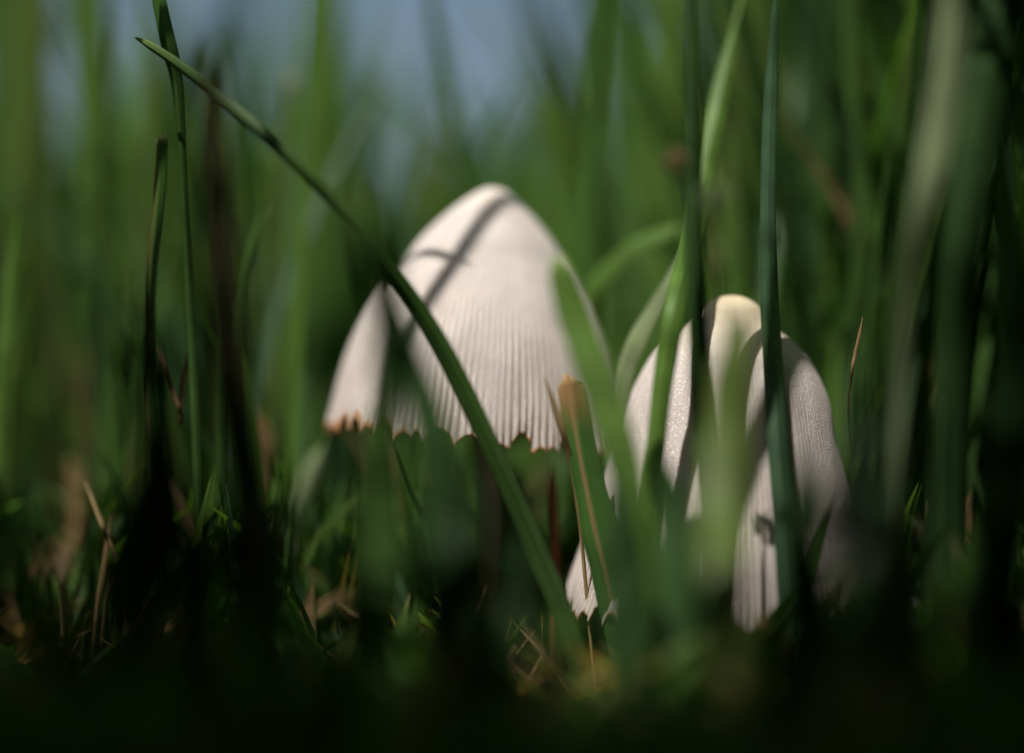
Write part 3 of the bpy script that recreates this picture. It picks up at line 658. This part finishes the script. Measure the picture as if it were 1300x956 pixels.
def tints(n, dead=0.06, mul=1.0):
    g = np.array([GREEN, DEEP, OLIVE, BRIGHT, BLUE_G]); pick = RNG.choice(5, n, p=[.38, .18, .07, .2, .17])
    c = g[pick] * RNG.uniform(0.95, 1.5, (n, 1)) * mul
    d = RNG.random(n) < dead; c[d] = np.array(TAN) * RNG.uniform(0.7, 1.3, (d.sum(), 1))
    tp = c * 1.2; q = RNG.random(n) < 0.08; tp[q] = (0.3, 0.22, 0.11)
    return c, tp

def fine(ctr, k=26):
    rr = ctr.shape[1]; q = np.linspace(0, rr - 1, k); i0 = np.minimum(q.astype(int), rr - 2); fr = (q - i0)[None, :, None]
    return ctr[:, i0] * (1 - fr) + ctr[:, i0 + 1] * fr
def sun_ok(ctr, rad0):
    ctr = fine(ctr)
    flat = ctr.reshape(-1, 3)
    bad = np.zeros(len(flat), bool)
    for T_, w_ in zip(LIT, LW):
        rad = rad0 + w_
        dv = flat - T_; tt = dv @ Ln
        d = np.linalg.norm(dv - tt[:, None] * Ln, axis=1); bad |= (tt > 0.05) & (d < rad)
    return ~bad.reshape(ctr.shape[:2]).any(1)

def proj(ctr):
    d = ctr[..., 1] + DIST; d = np.where(d < 0.3, 0.3, d)
    return 650 + ctr[..., 0] / d * PXF, 478 - (ctr[..., 2] - CAM_H) / d * PXF, ctr[..., 1] + DIST

def in_cap(ctr):
    bad = np.zeros(ctr.shape[:2], bool)
    for (ax, dep, R, zlo) in ((596, D1, 1.85, 2.2), (918, D2, 1.95, 0.5)):
        c = at(ax, 500, dep); bad |= (np.hypot(ctr[..., 0] - c.x, ctr[..., 1] - c.y) < R) & (ctr[..., 2] > zlo)
        bad |= np.hypot(ctr[..., 0] - c.x, ctr[..., 1] - c.y) < 0.3
    return bad.any(1)

def add_field(name, x, y, h, wd, lean_am, dead, keep, label, rows=7, mul=1.0, cat='grass', bend=(0.0, 0.7), single=0, slab=('out-of-focus broad green grass blade in the crowd standing behind the mushrooms', 'blurred grass blades behind the mushrooms')):
    n = len(x)
    V, F, T, ctr = make_blades(x, y, h, wd, (RNG.uniform(0, 2 * np.pi, n), RNG.uniform(*lean_am, n)), RNG.uniform(*bend, n), RNG.uniform(-0.9, 0.9, n) + np.where(RNG.random(n) < .3, 1.5, 0), *tints(n, dead, mul), rows=rows)
    k = keep(ctr); m = int(k.sum())
    V = V[k]; T = T[k]; ctr = ctr[k]
    if single:
        X, Y, d = proj(ctr); vis = ((X > 0) & (X < 1300) & (Y > 0) & (Y < 700)).sum(1); sc_ = np.where(vis > 2, wd[k] / d[:, 0], 0)
        pick = np.argsort(-sc_)[:single]; f1 = (np.arange(rows - 1) * 3)[:, None] + np.arange(2)[None]
        f1 = np.stack([f1, f1 + 1, f1 + 4, f1 + 3], -1).reshape(-1, 4)
        for q in pick:
            org = V[q, 0, 1].copy()
            tag_ = link_mesh('grass_blade', (V[q] - org).reshape(-1, 3), f1, M['field'], tint=T[q].reshape(-1, 3)); tag_.location = org
            tag(tag_, slab[0], 'grass blade', slab[1])
        rest = np.setdiff1d(np.arange(m), pick); V = V[rest]; T = T[rest]; m = len(rest)
    b = (np.arange(m) * rows * 3)[:, None, None] + (np.arange(rows - 1) * 3)[None, :, None] + np.arange(2)[None, None, :]
    F = np.stack([b, b + 1, b + 4, b + 3], -1).reshape(-1, 4)
    print(name, m)
    return tag(link_mesh(name, V.reshape(-1, 3), F, M['field'], tint=T.reshape(-1, 3)), label, cat, kind='stuff')

# far lawn
n = 14000; yy = 28 + 330 * RNG.random(n) ** 1.7; xx = RNG.uniform(-1, 1, n) * (yy + DIST) * 0.42
hh = RNG.uniform(3.2, 7.2, n) + 1.2 * noise2(xx, yy, 0.05)
add_field('far_grass', xx, yy, hh, RNG.uniform(.28, .6, n) * (1 + yy / 260), (0, .35), .1, lambda c: np.ones(len(c), bool), 'blurred lawn of grass stretching away behind the mushrooms', rows=5)
# middle grass with a thinner stretch in the centre where the sky shows
n = 1900; yy = 6 + 27 * RNG.random(n) ** 0.85; xx = RNG.uniform(-1, 1, n) * (yy + DIST) * 0.36
sx_ = 650 + xx / (yy + DIST) * PXF
tall = np.clip(np.interp(sx_, [0, 60, 160, 260, 380, 470, 600, 720, 800, 900, 1050, 1300], [.95, 1.1, .95, 1.15, 1.05, .95, .8, .8, 1.0, 1.1, 1.3, 1.2]), .3, 1.3)
hh = RNG.uniform(3.5, 11.5, n) * tall
hh = np.minimum(hh, np.where((sx_ > 430) & (sx_ < 735), 3.2 + (yy + DIST) * RNG.uniform(.11, .2, n), 99))
add_field('middle_grass', xx, yy, hh, RNG.uniform(.26, .6, n), (0, .2), .04, lambda c: ~in_cap(c) & sun_ok(c, 0.2), 'mass of blurred green grass standing close behind the mushrooms', single=160, bend=(0.0, 0.4))
n = 420; yy = RNG.uniform(1.5, 6.5, n); xx = RNG.uniform(-1, 1, n) * (yy + DIST) * 0.27
sx_ = 650 + xx / (yy + DIST) * PXF
hh = RNG.uniform(4, 12, n) * np.interp(sx_, [0, 200, 380, 450, 740, 800, 1000, 1300], [.8, .95, .8, .42, .42, .95, 1.15, 1.1])
keepx = RNG.random(n) < np.interp(sx_, [0, 200, 400, 600, 760, 1000, 1100, 1300], [.45, .6, .5, .4, .5, .9, 1, .9]); xx, yy, hh = xx[keepx], yy[keepx], hh[keepx]; n = len(xx)
add_field('behind_grass', xx, yy, hh, RNG.uniform(.09, .2, n), (0, .22), .06, lambda c: ~in_cap(c) & sun_ok(c, 0.1), 'thin green grass standing just behind the mushrooms', single=130, bend=(0, .4),
          slab=('thin soft-edged grass blade among those standing just behind the mushrooms', 'thin grass blades just behind the mushrooms'))
n = 700; yy = RNG.uniform(1.5, 9, n); sx_ = RNG.uniform(1000, 1420, n); xx = (sx_ - 650) / PXF * (yy + DIST)
add_field('dense_grass_clump', xx, yy, RNG.uniform(6, 15, n), RNG.uniform(.14, .42, n), (0, .25), .03, lambda c: ~in_cap(c) & sun_ok(c, 0.1), 'dense tall clump of grass in its own shade at the right', mul=0.7, bend=(0, .4))  # tint also darkened, painting extra shade into the clump
# low grass round the mushrooms' feet and in front, under the line of sight to the caps
n = 5200; yy = RNG.uniform(-9, 3, n); xx = RNG.uniform(-1, 1, n) * (yy + DIST + 3) * 0.34
hh = RNG.uniform(0.7, 2.9, n) * np.interp(yy, [-9, -4, -1], [.45, .7, 1])
def keep_low(c):
    c = fine(c); X, Y, d = proj(c)
    top = np.interp(X, [-200, 0, 120, 200, 240, 320, 400, 440, 560, 640, 720, 850, 1000, 1060, 1150, 1300, 1500], [780, 800, 820, 760, 560, 620, 790, 800, 720, 820, 850, 790, 740, 600, 600, 640, 600])
    front = c[..., 1] < 0.9
    blur = np.abs(c[..., 1]) / d * 70
    return ~((Y - blur < top) & front & (X > -250) & (X < 1550)).any(1) & ~in_cap(c) & sun_ok(c, 0.16)
add_field('undergrowth_grass', xx, yy, hh, RNG.uniform(.12, .34, n), (0, .5), .12, keep_low, 'short dark shaded grass round the feet of the mushrooms')
# grass beside, above and behind the camera: outside the frame, it shades the foreground
n = 20000; yy = RNG.uniform(-26, -2.5, n); xx = RNG.uniform(-12, 9, n)
hh = RNG.uniform(8, 18, n)
def keep_out(c0):
    c = fine(c0, 50); X, Y, d = proj(c)
    blur = np.abs(c[..., 1]) / np.maximum(d, 1) * 115 + 0.3 / np.maximum(d, 0.5) * PXF
    inside = (X > -blur) & (X < 1300 + blur) & (Y > -blur) & (Y < 1000) & (c[..., 1] > -DIST)
    near = (np.abs(c[..., 0]) < 1.6) & (np.abs(c[..., 2] - CAM_H) < 1.6) & (c[..., 1] < -DIST + 3)
    return ~inside.any(1) & ~near.any(1) & ~in_cap(c) & sun_ok(c0, 0.2)
add_field('surrounding_grass', xx, yy, hh, RNG.uniform(.25, .55, n), (0, 1.0), .04, keep_out, 'tall grass around the camera shading the foreground')
# thatch: dead bits lying on the soil
n = 2600; yy = -10 + 40 * RNG.random(n); xx = RNG.uniform(-1, 1, n) * (yy + DIST) * 0.34
add_field('thatch', xx, yy, RNG.uniform(.4, 1.3, n), RNG.uniform(.06, .16, n), (0.9, 2.2), .75, lambda c: ~in_cap(c) & (c[..., 2].max(1) < 1.4), 'litter of dead grass bits on the soil', cat='litter', rows=5, bend=(0, .2))

# ------------------------------------------------------------------ distant hedge
def hedge():
    n = 9000; rg = np.random.default_rng(3)
    x = rg.uniform(-700, 700, n); y = 1500 + rg.uniform(-90, 90, n)
    top = 120 + np.array([95 * noise.noise(Vector((a * 0.006, 2, 0))) + 40 * noise.noise(Vector((a * 0.02, 5, 0))) for a in x]) + np.interp(x, [-700, -300, 0, 200, 700], [90, 50, -15, 10, 130])
    z = top * rg.random(n) ** 0.6
    c = np.stack([x, y, z], -1); r = rg.uniform(5, 12, n)[:, None]
    a = rg.normal(size=(n, 3)); a /= np.linalg.norm(a, axis=1)[:, None]; b = np.cross(a, rg.normal(size=(n, 3))); b /= np.linalg.norm(b, axis=1)[:, None]
    V = np.stack([c - a * r, c - b * r * .6, c + a * r, c + b * r * .6], 1).reshape(-1, 3)
    F = np.arange(n * 4).reshape(-1, 4); t = np.repeat(np.array([[0.05, 0.085, 0.035]]) * rg.uniform(.6, 1.5, (n, 1)), 4, 0)
    tag(link_mesh('distant_hedge', V, F, M['field'], smooth=False, tint=t), 'far blurred hedge of bushes beyond the lawn', 'hedge', kind='stuff')
hedge()
